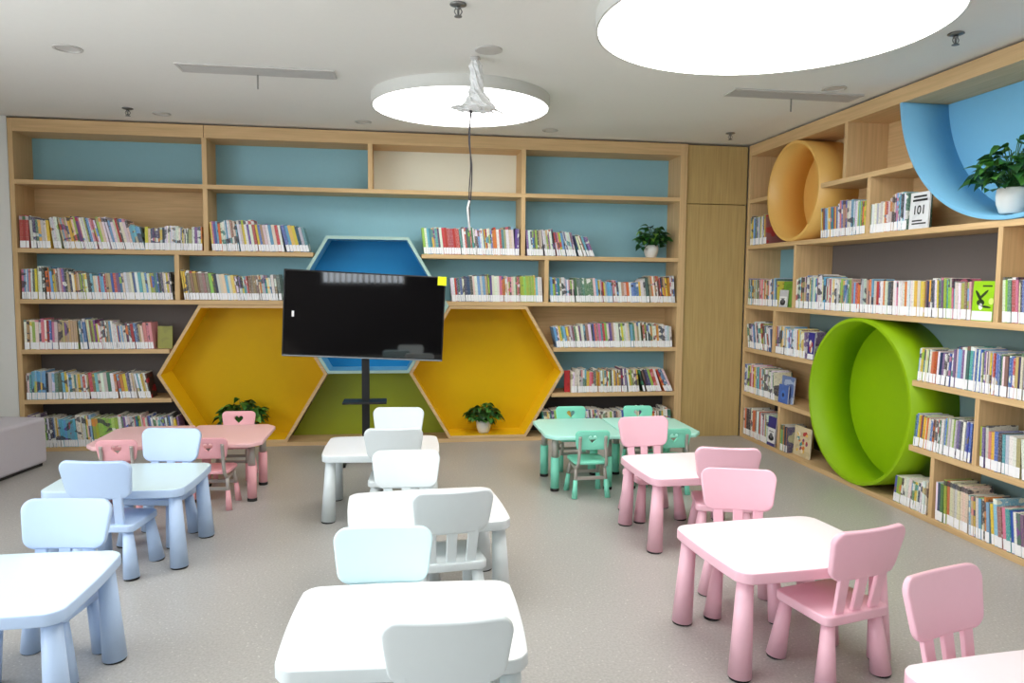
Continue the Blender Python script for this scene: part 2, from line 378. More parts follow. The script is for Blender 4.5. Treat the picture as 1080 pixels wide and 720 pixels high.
for z in (.944, .488):
    k = max(cw(G, z), cw(G, z-T))+.003
    rshelf(G[0]+k, ya, z); rshelf(Y0, G[0]-k, z)
def rdiv(a, b, z0, z1): rpart('divider', a, b, z0, z1, M['wz'], xa=X0+.002)
rdiv(5.521, 5.563, 2.456, 2.893)
rdiv(5.194, 5.232, 1.991, 2.416)
rdiv(6.225, 6.265, 1.385, 1.951); rdiv(3.91, 3.947, 1.385, 1.951)
rdiv(6.555, 6.598, .944, 1.345)
rdiv(6.395, 6.436, .04, .448); rdiv(4.362, 4.398, .04, .448); rdiv(4.008, 4.043, .488, .904)
def rback(a, b, z0, z1, m, label): rpart('back_panel', a, b, z0, z1, m, xa=X1-.018, xb=X1, bevel=0, label=label)
rback(Y0, ya, 1.991, 2.893, M['wy'], 'oak back panel')
rback(6.245, ya, 1.385, 1.951, M['blue'], 'teal blue back panel'); rback(3.93, 6.245, 1.385, 1.951, M['grey'], 'charcoal back panel'); rback(Y0, 3.93, 1.385, 1.951, M['wy'], 'oak back panel')
rback(6.58, ya, .944, 1.345, M['wy'], 'oak back panel'); rback(Y0, 6.58, .944, 1.345, M['teal'], 'slate teal back panel')
rback(5.3, ya, .488, .904, M['wy'], 'oak back panel'); rback(Y0, 5.3, .488, .904, M['teal'], 'slate teal back panel')
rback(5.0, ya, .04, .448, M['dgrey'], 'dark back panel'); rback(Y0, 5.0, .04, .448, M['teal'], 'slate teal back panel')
def drum(c, m, xf, label, zmax=None, n=96, th=.024):
    bm = bmesh.new(); cy, cz, R_ = c
    if zmax is None: angs = [2*PI*i/n for i in range(n)]; closed = True
    else:
        al = math.asin((zmax-cz)/R_); a0 = PI-al; a1 = 2*PI+al; angs = [a0+(a1-a0)*i/n for i in range(n+1)]; closed = False
    al2 = None
    def pt(a, rr, x):
        y = cy+rr*math.cos(a); z = cz+rr*math.sin(a)
        if zmax is not None: z = min(z, zmax)
        return bm.verts.new((x, y, z))
    xb = X1-.022
    OF = [pt(a, R_, xf) for a in angs]; OB = [pt(a, R_, xb) for a in angs]; IF = [pt(a, R_-th, xf) for a in angs]; IB = [pt(a, R_-th, xb) for a in angs]
    K = len(angs)
    for i in range(K if closed else K-1):
        j = (i+1) % K
        for q, s in (((OF[i], OF[j], IF[j], IF[i]), False), ((OB[i], OB[j], IB[j], IB[i]), False), ((OF[i], OF[j], OB[j], OB[i]), True), ((IF[i], IF[j], IB[j], IB[i]), True)):
            f = bm.faces.new(q); f.smooth = s
    if not closed:
        for i in (0, K-1): bm.faces.new((OF[i], OB[i], IB[i], IF[i]))
    bm.faces.new([pt(a, R_-th+.001, xb-.006) for a in angs])
    me_o = obj('drum_niche', bm, m, rc); me_o['label'] = label
    return me_o
drum(G, M['drumg'], X0-.02, 'lime green drum niche'); drum(TN, M['drumy'], X0-.012, 'amber yellow drum niche')
drum(BL, M['drumb'], X0-.012, 'sky blue drum niche cut off by the top board', zmax=2.891)

# ------------------------------------------------------------------ books
PAL = [('white', (238, 238, 234), 26), ('cream', (226, 218, 196), 13), ('pale grey', (196, 198, 202), 8), ('red', (186, 56, 56), 5), ('orange', (220, 130, 66), 4), ('yellow', (230, 200, 70), 7),
       ('lime green', (160, 190, 80), 6), ('dark green', (74, 116, 92), 5), ('teal', (64, 146, 150), 5), ('sky blue', (120, 178, 214), 8), ('blue', (66, 100, 172), 7), ('navy', (56, 62, 100), 6),
       ('purple', (114, 80, 144), 5), ('pink', (218, 132, 150), 5), ('brown', (136, 106, 84), 5), ('black', (52, 48, 52), 3), ('tan', (190, 166, 130), 6)]
PW = [p[2] for p in PAL]; PC = {p[0]: p[1] for p in PAL}
def jit(c, k=16): return tuple(min(245, max(15, v+random.uniform(-k, k))) for v in c)
def hgt(prof, s):
    for (s0, h0), (s1, h1) in zip(prof, prof[1:]):
        if s <= s1: return h0+(h1-h0)*(s-s0)/max(1e-6, s1-s0)
    return prof[-1][1]
# side, row start, row end, shelf height, height profile, lean profile (degrees, the top leaning towards the row's start), where it is, frontal?
ROWS = [
 ('b', -3.385, -1.825, 1.856, [(0, .27), (.55, .285), (.7, .21), (1, .215)], [(0, 0), (.2, 10), (.5, 14), (.62, 12), (.66, 0), (1, 0)], 'in the long row of the oak backed compartment'),
 ('b', -1.765, -.84, 1.856, [(0, .28), (.6, .27), (1, .24)], [(0, 4), (.5, 10), (1, 20)], 'in the row just left of the blue hexagon'),
 ('b', .19, 1.155, 1.856, [(0, .24), (.7, .25), (1, .27)], [(0, 6), (.6, 8), (1, 0)], 'in the row just right of the blue hexagon'),
 ('b', 1.212, 1.93, 1.856, [(0, .24), (.5, .25), (1, .2)], [(0, 4), (.5, 12), (1, 26)], 'in the short row left of the shelf plant'),
 ('b', -3.385, -2.085, 1.398, [(0, .29), (.3, .27), (.4, .23), (1, .24)], [(0, 0), (.3, 5), (1, 6)], 'in the left row level with the television'),
 ('b', -2.03, -1.11, 1.398, [(0, .28), (.5, .23), (1, .22)], [(0, 8), (1, 6)], 'in the row left of the television'),
 ('b', .47, 1.40, 1.398, [(0, .22), (.4, .26), (1, .25)], [(0, 5), (1, 3)], 'in the row right of the television'),
 ('b', 1.452, 2.785, 1.398, [(0, .24), (.7, .21), (.8, .28), (1, .27)], [(0, 5), (.8, 8), (1, 4)], 'in the row under the shelf plant'),
 ('b', -3.385, -2.27, .941, [(0, .28), (.5, .26), (1, .22)], [(0, 0), (.5, 5), (1, 7)], 'in the upper charcoal backed row'),
 ('b', 1.50, 2.785, .941, [(0, .21), (.5, .25), (1, .23)], [(0, 14), (.3, 8), (1, 4)], 'in the row above right yellow hexagon corner'),
 ('b', -3.385, -2.275, .481, [(0, .25), (.5, .24), (1, .23)], [(0, 0), (.5, 5), (1, 12)], 'in the lower charcoal backed row'),
 ('b', 1.70, 2.785, .481, [(0, .22), (.6, .24), (1, .26)], [(0, 0), (.5, 6), (.7, 18), (1, 30)], 'in the row above the mint tables'),
 ('b', -3.385, -2.05, .036, [(0, .28), (1, .27)], [(0, 4), (1, 8)], 'in the bottom row behind the rose tables'),
 ('b', 1.40, 2.785, .036, [(0, .26), (1, .26)], [(0, 8), (1, 4)], 'in the bottom row behind the mint tables'),
 ('r', 7.14, 6.78, 1.991, [(0, .29), (1, .28)], [(0, 0), (1, 3)], 'in the corner row beside yellow drum'),
 ('r', 5.865, 5.24, 1.991, [(0, .25), (.4, .25), (.45, .29), (1, .27)], [(0, 3), (1, 0)], 'in the row touching the yellow drum'),
 ('r', 5.188, 4.765, 1.991, [(0, .22), (.5, .23), (.6, .27), (1, .26)], [(0, 0), (1, 0)], 'in the short row left of the blue drum'),
 ('r', 7.14, 6.52, 1.385, [(0, .27), (1, .25)], [(0, 0), (1, 2)], 'in the corner row level with the television'),
 ('r', 6.215, 4.13, 1.385, [(0, .27), (.1, .30), (.3, .25), (1, .25)], [(0, 0), (1, 2)], 'in the long row above the green drum'),
 ('r', 3.90, 3.36, 1.385, [(0, .26), (1, .27)], [(0, 3), (1, 0)], 'in the row under the blue drum'),
 ('r', 7.14, 6.61, .944, [(0, .27), (1, .24)], [(0, 10), (1, 14)], 'in the short corner row level with green drum top'),
 ('r', 6.545, 5.99, .944, [(0, .25), (1, .25)], [(0, 0), (1, 2)], 'in the row touching the green drum top'),
 ('r', 4.585, 3.30, .944, [(0, .22), (.25, .23), (.27, .27), (1, .24)], [(0, -4), (.4, 0), (1, 2)], 'in the upper row right of green drum'),
 ('r', 7.14, 6.50, .488, [(0, .28), (1, .28)], [(0, 0), (1, 5)], 'in the corner row left of green drum middle'),
 ('r', 4.58, 4.05, .488, [(0, .21), (1, .25)], [(0, -4), (1, 0)], 'in the short row right of green drum middle'),
 ('r', 4.0, 3.30, .488, [(0, .25), (1, .24)], [(0, 2), (1, 9)], 'in the middle row right of the upright divider'),
 ('r', 7.14, 6.64, .04, [(0, .29), (1, .27)], [(0, 0), (1, 0)], 'in the bottom corner row'),
 ('r', 6.375, 6.25, .04, [(0, .26), (1, .25)], [(0, 0), (1, 5)], 'in the bottom row left of the green drum'),
 ('r', 4.77, 4.405, .04, [(0, .2), (1, .24)], [(0, -6), (1, 0)], 'in the bottom row touching the green drum'),
 ('r', 4.35, 3.12, .04, [(0, .27), (1, .26)], [(0, 2), (.5, 8), (1, 10)], 'in the bottom row nearest the pink tables'),
]
CAM = Vector((0, 0, 1.6))
books = []
for ri, (side, s0, s1, z, hp, lp, where) in enumerate(ROWS):
    L = abs(s1-s0); sg = 1 if s1 > s0 else -1; s = 0.0; th = math.radians(lp[0][1]); prevh = hp[0][1]; k = 0
    if th > 0: s += prevh*math.sin(th)*.9
    seg_left = 0; row = []
    while True:
        if seg_left <= 0:
            seg_left = random.choice((1, 2, 3, 5, 7, 9)); dh = random.uniform(-.018, .02); base = random.choices(PAL, PW)[0]; series = random.random() < .14
            tt = random.uniform(.011, .025)
            nth = math.radians(hgt(lp, s/L)+random.uniform(-1.2, 1.2)*(1 if hgt(lp, s/L) else 0))
            hcur = hgt(hp, s/L)
            if nth > th: s += (hcur+.04)*math.sin(nth-th)+.001
            elif nth < th and nth < 0: pass
            th = nth
        seg_left -= 1
        h = hgt(hp, min(1, s/L))+dh+random.uniform(-.006, .006)
        t = max(.009, tt+random.uniform(-.006, .006))
        w_ = t/math.cos(th)+.0012
        ex = h*math.sin(-th) if th < 0 else 0
        if s+w_+ex > L: break
        col = base if series else random.choices(PAL, PW)[0]
        c2 = jit(random.choice(PAL)[1]) if random.random() < .45 else ((235, 235, 230) if sum(col[1]) < 400 else (70, 66, 76))
        row.append(dict(side=side, s=s0+sg*s, sg=sg, z=z, h=h, t=t, th=th, name=col[0], c=jit(col[1]), c2=c2, dep=random.uniform(.17, .215), set=random.uniform(.004, .014), where=where, sm=s0+sg*(s+w_/2)))
        s += w_
    for i, bk in enumerate(row):
        bk['i'] = i+1; bk['n'] = len(row)
        P_ = Vector((bk['sm'], YF, z+.13)) if side == 'b' else Vector((XW, bk['sm'], z+.13))
        d = P_-CAM; nrm = Vector((0, 1, 0)) if side == 'b' else Vector((1, 0, 0))
        bk['app'] = bk['t']*bk['h']*abs(d.normalized().dot(nrm))/d.length**2
        # beyond the frame's right edge, or behind the tables
        if side == 'r' and bk['sm'] < 3.66: bk['app'] = 0
        if 'bottom row behind' in where: bk['app'] *= .3
    books += row
FACE = 12
order = sorted(range(len(books)), key=lambda i: -books[i]['app'])
solo = set(order[:300-FACE])
def ordn(n): return '%d%s' % (n, 'th' if 10 <= n % 100 <= 20 else {1: 'st', 2: 'nd', 3: 'rd'}.get(n % 10, 'th'))
def bk_mat(bk):
    """Book frame: u along the shelf, v into the shelf, w up; leaning by th about the lower front edge."""
    sgn = bk['sg']; th = bk['th']
    if bk['side'] == 'b': u = Vector((sgn, 0, 0)); v = Vector((0, 1, 0)); o = Vector((bk['s'], YF+bk['set'], bk['z']+.0006))
    else: u = Vector((0, sgn, 0)); v = Vector((1, 0, 0)); o = Vector((XW+bk['set'], bk['s'], bk['z']+.0006))
    w = Vector((0, 0, 1)); U = u*math.cos(th)+w*math.sin(th)*1.0; Wv = w*math.cos(th)-u*math.sin(th)
    if th >= 0: pass
    # th>0: top leans to the row start, the lower far corner would lift, so the pivot is the start corner
    m_ = Matrix(((U.x, v.x, Wv.x, o.x), (U.y, v.y, Wv.y, o.y), (U.z, v.z, Wv.z, o.z), (0, 0, 0, 1)))
    if th < 0:
        m_ = Matrix.Translation(Vector((0, 0, bk['t']*math.sin(-th)))) @ m_
    return m_
def paint(me, name, fn):
    at = me.color_attributes.new(name, 'BYTE_COLOR', 'CORNER')
    for p in me.polygons:
        c = fn(p)
        for li in p.loop_indices: at.data[li].color_srgb = (c[0]/255, c[1]/255, c[2]/255, 1)
def book_obj(bk, group='books on the shelves'):
    t, h, dp = bk['t'], bk['h'], bk['dep']; c = .0016
    bm = bmesh.new(); box(bm, 0, c, 0, dp, 0, h); box(bm, t-c, t, 0, dp, 0, h); box(bm, c, t-c, 0, c, 0, h)
    o = obj('book', bm, M['book']); paint(o.data, 'Col', lambda p: bk['c']); paint(o.data, 'Col2', lambda p: bk['c2'])
    bm = bmesh.new(); box(bm, c, t-c, c, dp-.004, .003, h-.003); pg = obj('page_block', bm, M['page'], o)
    bm = bmesh.new(); box(bm, .0006, t-.0006, -.0012, -.0001, .004, .066); sl = obj('spine_label', bm, M['slabel'], o)
    o.matrix_world = bk_mat(bk)
    n = bk['i']; size = 'thin' if t < .016 else ('thick' if t > .027 else '')
    lab = (size+' '+bk['name']+' book, '+ordn(n)+' from left '+bk['where']).strip()
    tag(o, lab, 'book', group); return o
for i in sorted(solo): book_obj(books[i])
bm = bmesh.new(); cols = []
mass = [b_ for i, b_ in enumerate(books) if i not in solo]
for bk in mass:
    Mx = bk_mat(bk); t, h, dp = bk['t'], bk['h'], bk['dep']; c = .0016
    for (a, mi, cc) in (((0, t, 0, dp, 0, h-.003), 0, bk), ((c, t-c, .002, dp-.004, h-.003, h-.001), 1, bk), ((.0006, t-.0006, -.0012, -.0001, .004, .066), 2, bk)):
        n0 = len(bm.verts); fs = box(bm, *a, mi); bm.verts.ensure_lookup_table()
        for v in bm.verts[n0:]: v.co = Mx @ v.co
        cols += [bk]*len(fs)
# (colours are looked up by face order, so the normals are left as built)
me = bpy.data.meshes.new('books'); bm.to_mesh(me); bm.free()
for mm in (M['book'], M['page'], M['slabel']): me.materials.append(mm)
paint(me, 'Col', lambda p: cols[p.index]['c']); paint(me, 'Col2', lambda p: cols[p.index]['c2'])
o = bpy.data.objects.new('books', me); C.objects.link(o); o['kind'] = 'stuff'; tag(o, 'closely packed rows of picture books on the farther shelves', 'books')

# books standing with the front cover showing
def face_book(side, s, z, w, h, lean, c, c2, label, deco=None, t=.012, set_=.02, yaw=0):
    """s: the left edge in the photo's reading direction along the shelf; w: cover width."""
    bm = bmesh.new(); cc = .0014; box(bm, 0, w, 0, cc, 0, h); box(bm, 0, w, t-cc, t, 0, h); box(bm, 0, cc, cc, t-cc, 0, h)
    o = obj('book', bm, M['book']); paint(o.data, 'Col', lambda p: c); paint(o.data, 'Col2', lambda p: c2)
    bm = bmesh.new(); box(bm, cc, w-.003, cc, t-cc, .003, h-.003); obj('page_block', bm, M['page'], o)
    if deco: deco(o, w, h)
    if side == 'b': u = Vector((1, 0, 0)); v = Vector((0, 1, 0)); p = Vector((s, YF+set_, z))
    else: u = Vector((0, -1, 0)); v = Vector((1, 0, 0)); p = Vector((XW+set_, s, z))
    R = Matrix.Rotation(math.radians(yaw), 3, 'Z'); u = R @ u; v = R @ v
    w_ = Vector((0, 0, 1)); th = math.radians(lean); Wv = w_*math.cos(th)+v*math.sin(th); V = v*math.cos(th)-w_*math.sin(th)
    p = p+Vector((0, 0, t*math.sin(th)+.0006))
    o.matrix_world = Matrix(((u.x, V.x, Wv.x, p.x), (u.y, V.y, Wv.y, p.y), (u.z, V.z, Wv.z, p.z), (0, 0, 0, 1)))
    tag(o, label, 'book', 'books showing their front cover'); return o
def rect(o, x0, x1, z0, z1, m, name='cover_print', th=.0006):
    bm = bmesh.new(); box(bm, x0, x1, -th, -.0001, z0, z1); return obj(name, bm, m, o)
def blob(o, cx, cz, rx, rz, m, n=20, rot=0, name='cover_print', th=.0009):
    bm = bmesh.new(); a = [(cx+rx*math.cos(q)*math.cos(rot)-rz*math.sin(q)*math.sin(rot), cz+rx*math.cos(q)*math.sin(rot)+rz*math.sin(q)*math.cos(rot)) for q in [2*PI*i/n for i in range(n)]]
    A = [bm.verts.new((x, -th, z)) for x, z in a]; B = [bm.verts.new((x, -.0001, z)) for x, z in a]
    bm.faces.new(A); bm.faces.new(B[::-1])
    for i in range(n): bm.faces.new((A[i], A[(i+1) % n], B[(i+1) % n], B[i]))
    return obj(name, bm, m, o)
def text(o, s, x, z, size, m, name='cover_lettering'):
    cu = bpy.data.curves.new('t', 'FONT'); cu.body = s; cu.size = size; cu.align_x = 'CENTER'; cu.extrude = .0004; cu.offset = size*.015
    to = bpy.data.objects.new('t', cu); C.objects.link(to); bpy.context.view_layer.update()
    me = bpy.data.meshes.new_from_object(to.evaluated_get(bpy.context.evaluated_depsgraph_get())); bpy.data.objects.remove(to); bpy.data.curves.remove(cu)
    me.name = name; me.materials.clear(); me.materials.append(m)
    q = bpy.data.objects.new(name, me); C.objects.link(q); q.parent = o; q.location = (x, -.0012, z); q.rotation_euler = (PI/2, 0, 0); return q
def m2(name, rgb): 
    return bpy.data.materials.get(name) or mat(name, rgb, .5)
def deco101(o, w, h):
    rect(o, .03, w-.03, h-.035, h-.022, M['ink']); rect(o, .025, w-.02, h-.062, h-.047, M['ink'])
    text(o, '101', w/2, h*.4, .085, M['ink'])
    rect(o, .03, w-.06, .05, .06, M['ink']); rect(o, .03, w-.02, .03, .04, M['ink'])
def decobird(o, w, h):
    d = m2('print_dark_green', (40, 60, 24)); wh = M['wsticker']
    blob(o, w*.30, h*.62, .045, .011, d, rot=-.9); blob(o, w*.52, h*.66, .045, .009, d, rot=.7); blob(o, w*.4, h*.46, .03, .02, d); blob(o, w*.42, h*.36, .016, .02, wh)
    blob(o, w*.66, h*.36, .04, .007, d, rot=-.1); blob(o, w*.9, h*.5, .02, .02, m2('print_pale_lime', (206, 230, 120))); rect(o, w*.45, w*.9, h-.035, h-.025, d); rect(o, .003, w-.003, .004, .06, M['slabel'])
def decocar(o, w, h):
    rect(o, .004, w-.004, .03, h*.62, M['wsticker']); blob(o, w*.5, h*.28, w*.34, .028, M['ink']); blob(o, w*.48, h*.36, w*.2, .025, m2('print_grey', (110, 110, 116))); rect(o, w*.2, w*.75, h*.48, h*.52, M['ink'])
def decoeye(o, w, h):
    blob(o, w*.5, h*.45, .045, .045, m2('print_mid_blue', (70, 120, 200)), th=.0006); blob(o, w*.5, h*.45, .02, .02, m2('print_navy', (24, 34, 80)), th=.0012)
def decoswirl(o, w, h):
    cs = [('print_orange', (222, 130, 50)), ('print_yellow', (236, 200, 90)), ('print_purple', (140, 60, 110)), ('print_teal', (70, 150, 150)), ('print_red', (180, 50, 50)), ('print_pale', (240, 232, 214))]
    rnd = random.Random(3)
    for i in range(26):
        q = cs[i % 6]; blob(o, w*rnd.uniform(.2, .8), h*rnd.uniform(.18, .82), rnd.uniform(.008, .02), rnd.uniform(.01, .022), m2(*q), rot=rnd.uniform(0, 3), th=.0006+i*.0001)
def decofig(o, w, h):
    a = m2('print_pale', (240, 232, 214)); b = m2('print_red', (180, 50, 50))
    blob(o, w*.4, h*.6, .02, .03, a); blob(o, w*.62, h*.55, .018, .026, b); blob(o, w*.4, h*.42, .014, .035, b, rot=.2); blob(o, w*.62, h*.38, .014, .03, a); rect(o, .004, w-.004, .004, .05, M['slabel'])
def decoblk(o, w, h): rect(o, .02, w-.02, h*.6, h*.85, m2('print_pale', (240, 232, 214))); rect(o, .003, w-.003, .004, .055, M['slabel'])
face_book('r', 4.755, 1.991, .19, .25, 2, (226, 228, 230), (214, 216, 220), 'white activity book with black lettering facing out beside blue drum', deco101, set_=.012)
face_book('r', 4.122, 1.385, .165, .245, 2, (150, 205, 20), (158, 210, 30), 'lime green book with flying bird facing out above green drum', decobird, set_=.004)
face_book('r', 6.50, 1.385, .2, .24, 4, (112, 158, 52), (96, 140, 46), 'olive green book facing out beside the corner divider', None, set_=.035)
face_book('r', 6.52, 1.385, .14, .16, 4, (200, 200, 204), (210, 210, 214), 'small grey book with dark vehicle picture facing out', decocar, set_=.012)
face_book('r', 5.98, .944, .1, .235, 3, (44, 40, 128), (50, 46, 140), 'navy book with small figures facing out touching green drum', decofig, set_=.004)
face_book('r', 6.485, .488, .22, .25, 3, (92, 116, 170), (176, 190, 214), 'patterned blue book facing out left of the green drum', None, set_=.05)
face_book('r', 6.46, .488, .17, .17, 3, (70, 104, 178), (76, 110, 184), 'small blue book with round eye mark facing out', decoeye, set_=.012)
face_book('r', 6.635, .04, .15, .28, 3, (52, 46, 128), (52, 46, 120), 'navy book with white car panel facing out on base board', decocar, set_=.006)
face_book('r', 6.24, .04, .27, .27, 3, (222, 206, 170), (206, 190, 150), 'cream book with colourful swirling picture facing out low down', decoswirl, set_=.06)
face_book('r', 6.70, .944, .085, .22, 4, (70, 96, 140), (60, 84, 130), 'slate blue book facing out in short corner row', None, set_=.006)
face_book('b', -2.262, .941, .13, .21, 4, (150, 150, 60), (140, 140, 60), 'olive book facing out beside left yellow hexagon', None, set_=.06)
face_book('b', 1.635, .481, .06, .22, 4, (180, 40, 44), (150, 30, 34), 'narrow red book facing out beside right yellow hexagon', None, set_=.05)

# ------------------------------------------------------------------ children's furniture (smooth plastic)
def mam_chair(name, label, m):
    t = thing(name, label, 'chair', group='plastic chairs with slatted backs')
    w, d = .322, .31
    pts = rounded([(-w/2, d/2), (-w/2-.01, -d/2), (w/2+.01, -d/2), (w/2, d/2)], .035)
    bm = plate_mesh([pts], .04, .007); bmesh.ops.translate(bm, verts=bm.verts[:], vec=(0, 0, .275)); obj('seat', bm, m, t, smooth='auto')
    for sx in (-1, 1):
        for sy in (-1, 1):
            bm = bmesh.new(); cone(bm, (sx*.125, sy*.115, .256), (sx*.15, sy*.138, .008), .025, .042); l = obj('leg', bm, m, t)
            bm = bmesh.new(); cone(bm, (sx*.15, sy*.138, .008), (sx*.15, sy*.138, 0), .04, .038); obj('rubber_foot', bm, M['foot'], l)
    # backrest: rounded trapezoid, gently bowed, leaning back
    pts = rounded([(-.195, .205), (-.168, 0), (.168, 0), (.195, .205)], [.045, .05, .05, .045], 8)
    # bulge the top edge
    pts = [(x, y+.012*(1-(x/.195)**2) if y > .15 else y-.004*(1-(x/.17)**2)) for x, y in pts]
    # insert extra points on long straight edges for the bow
    pp = []
    for i, p in enumerate(pts):
        q = pts[(i+1) % len(pts)]; L = math.dist(p, q); k = max(1, int(L/.04))
        for j in range(k): pp.append((p[0]+(q[0]-p[0])*j/k, p[1]+(q[1]-p[1])*j/k))
    for i, p in enumerate(pp):
        if p[1] > .2: pass
    bm = plate_mesh([pp], .026, .008)
    for x in [-.16+.04*i for i in range(9)]:
        bmesh.ops.bisect_plane(bm, geom=bm.verts[:]+bm.edges[:]+bm.faces[:], plane_co=(x, 0, 0), plane_no=(1, 0, 0))
    for v in bm.verts:
        x, y, z = v.co; bow = -.018*(1-(x/.195)**2)
        v.co = (x, z+bow, y)
    R = Matrix.Translation((0, -.142, .448)) @ Matrix.Rotation(math.radians(12), 4, 'X')
    bm.transform(R); obj('backrest', bm, m, t, smooth='auto')
    for sx in (-1, 0, 1):
        x = sx*.092; bm = bmesh.new(); box(bm, -.0235, .0235, -.0095, .0095, 0, .188)
        for v in bm.verts:
            if v.co.z > .1: v.co.x *= 1.1
        bm.transform(Matrix.Translation((x, -.128, .293)) @ Matrix.Rotation(math.radians(11), 4, 'X') @ Matrix.Rotation(math.radians(sx*3), 4, 'Y')); obj('back_slat', bm, m, t, bevel=.005)
    return t

def mam_table(name, label, mp, mt, w=.735, d=.60, h=.455):
    t = thing(name, label, 'table', group="children's plastic tables with cone legs")
    c = rounded([(-w/2, d/2), (-w/2, -d/2), (w/2, -d/2), (w/2, d/2)], .055, 7)
    pp = []
    for i, p in enumerate(c):
        q = c[(i+1) % len(c)]; L = math.dist(p, q); k = max(1, int(L/.05))
        for j in range(k):
            x, y = p[0]+(q[0]-p[0])*j/k, p[1]+(q[1]-p[1])*j/k
            # slightly bulging sides
            if abs(x) > w/2-.004: x += math.copysign(.012*(1-(2*y/d)**2), x)
            if abs(y) > d/2-.004: y += math.copysign(.012*(1-(2*x/w)**2), y)
            pp.append((x, y))
    bm = plate_mesh([pp], .048, .007, 3); bmesh.ops.translate(bm, verts=bm.verts[:], vec=(0, 0, h-.024))
    for f in bm.faces:
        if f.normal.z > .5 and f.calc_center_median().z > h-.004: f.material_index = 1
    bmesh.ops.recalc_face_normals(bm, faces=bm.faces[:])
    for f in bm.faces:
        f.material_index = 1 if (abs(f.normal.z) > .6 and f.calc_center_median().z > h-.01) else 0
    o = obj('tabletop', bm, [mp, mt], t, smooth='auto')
    for sx in (-1, 1):
        for sy in (-1, 1):
            x, y = sx*(w/2-.052), sy*(d/2-.06)
            bm = bmesh.new(); cone(bm, (x, y, h-.046), (x+sx*.018, y+sy*.012, .009), .033, .048); l = obj('leg', bm, mp, t)
            bm = bmesh.new(); cone(bm, (x+sx*.018, y+sy*.012, .009), (x+sx*.018, y+sy*.012, 0), .046, .044); obj('rubber_foot', bm, M['foot'], l)
    return t
def put(t, x, y, rz=0): t.location = (x, y, 0); t.rotation_euler = (0, 0, math.radians(rz)); return t
PP, BP, WP = M['pinkp'], M['bluep'], M['whitep']
pt = put(mam_table('activity_table', 'pink table with painted-in glare on top and two pink chairs, by lime green drum', PP, M['pinkt']), 1.665, 2.985, 5.5)
dup(pt, (1.81, 4.37, 0), 3, 'pink table with painted-in glare on top in front of the mint tables')
dup(pt, (1.86, 1.66, 0), 4, 'pink table with painted-in glare on top, nearest and partly out of view')
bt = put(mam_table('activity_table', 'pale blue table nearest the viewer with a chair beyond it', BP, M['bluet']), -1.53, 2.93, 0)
dup(bt, (-1.55, 4.46, 0), -2, 'pale blue table in front of the rose tables')
wt = put(mam_table('activity_table', 'white table nearest the viewer with a grey white chair tucked in', WP, M['whitet'], w=.76), 0.012, 2.435, -2)
dup(wt, (.12, 3.69, 0), 4, 'white table in the middle of the white row')
dup(wt, (-.135, 5.13, 0), -1, 'white table farthest away, below the television')
pc = mam_chair('plastic_chair', 'pink chair turned away from us at the nearer complete pink table', PP); put(pc, 1.775, 2.755, 13.8)
dup(pc, (1.925, 4.155, 0), -15, 'pink chair turned away from us at the farther pink table')
dup(pc, (1.71, 4.785, 0), 184.9, 'pink chair facing us between pink table and mint tables')
dup(pc, (1.655, 3.32, 0), 163, 'pink chair facing us between the two complete pink tables')
dup(pc, (1.837, 1.97, 0), 196.3, 'pink chair facing us at the cut off nearest pink table')
bc_ = mam_chair('plastic_chair', 'pale blue chair facing us behind the nearest blue table', BP); put(bc_, -1.44, 3.15, 174)
dup(bc_, (-1.555, 4.22, 0), -9, 'pale blue chair turned away from us at the farther blue table')
dup(bc_, (-1.474, 4.685, 0), 170, 'pale blue chair facing us in front of the rose tables')
wc = mam_chair('plastic_chair', 'white chair turned away from us at the nearest white table', WP); put(wc, .132, 2.195, -1.5)
dup(wc, (.21, 3.465, 0), 6.3, 'white chair turned away from us at the middle white table')
dup(wc, (-.051, 4.92, 0), -1.1, 'white chair turned away from us at the farthest white table')
dup(wc, (.016, 3.915, 0), 178, 'white chair facing us behind the middle white table')
dup(wc, (-.042, 5.33, 0), 174.6, 'white chair facing us behind the farthest white table')
ic = dup(wc, (-.081, 2.62, 0), 177.1, 'white chair with painted-in cool light facing us between near and middle white tables')
recolor(ic, ['white_plastic'], [M['coolwp']])

# ------------------------------------------------------------------ adjustable tables and chairs
def heart(cx, cy, s, n=28):
    return [(cx+s*16*math.sin(t)**3/17, cy+s*(13*math.cos(t)-5*math.cos(2*t)-2*math.cos(3*t)-math.cos(4*t))/17) for t in [2*PI*i/n for i in range(n)]]
def adj_table(name, label, mp, mt, w, d, cham, h=.45):
    """cham: +1 or -1, the side whose two corners are cut off."""
    t = thing(name, label, 'table', group='adjustable tables pushed together in pairs')
    c = .07; s = cham
    pts = [(-s*w/2, d/2), (-s*w/2, -d/2), (s*(w/2-c), -d/2), (s*w/2, -d/2+c*1.3), (s*w/2, d/2-c*1.3), (s*(w/2-c), d/2)]
    if s < 0: pass
    else: pass
    area = sum(pts[i-1][0]*pts[i][1]-pts[i][0]*pts[i-1][1] for i in range(6))
    if area < 0: pts = pts[::-1]
    bm = plate_mesh([rounded(pts, .028, 5)], .03, .008, 3); bmesh.ops.translate(bm, verts=bm.verts[:], vec=(0, 0, h-.015)); obj('tabletop', bm, mt, t, smooth='auto')
    for sx in (-1, 1):
        for sy in (-1, 1):
            x, y = sx*(w/2-.09), sy*(d/2-.145)
            bm = bmesh.new(); cone(bm, (x, y, h-.03), (x, y, .24), .026, .026); l = obj('leg', bm, M['tube'], t)
            bm = bmesh.new(); cone(bm, (x, y, .26), (x, y, .022), .033, .033); q = obj('leg_sleeve', bm, mp, l)
            bm = bmesh.new(); cone(bm, (x, y, .022), (x, y, 0), .034, .034); obj('rubber_foot', bm, M['foot'], l)
    return t
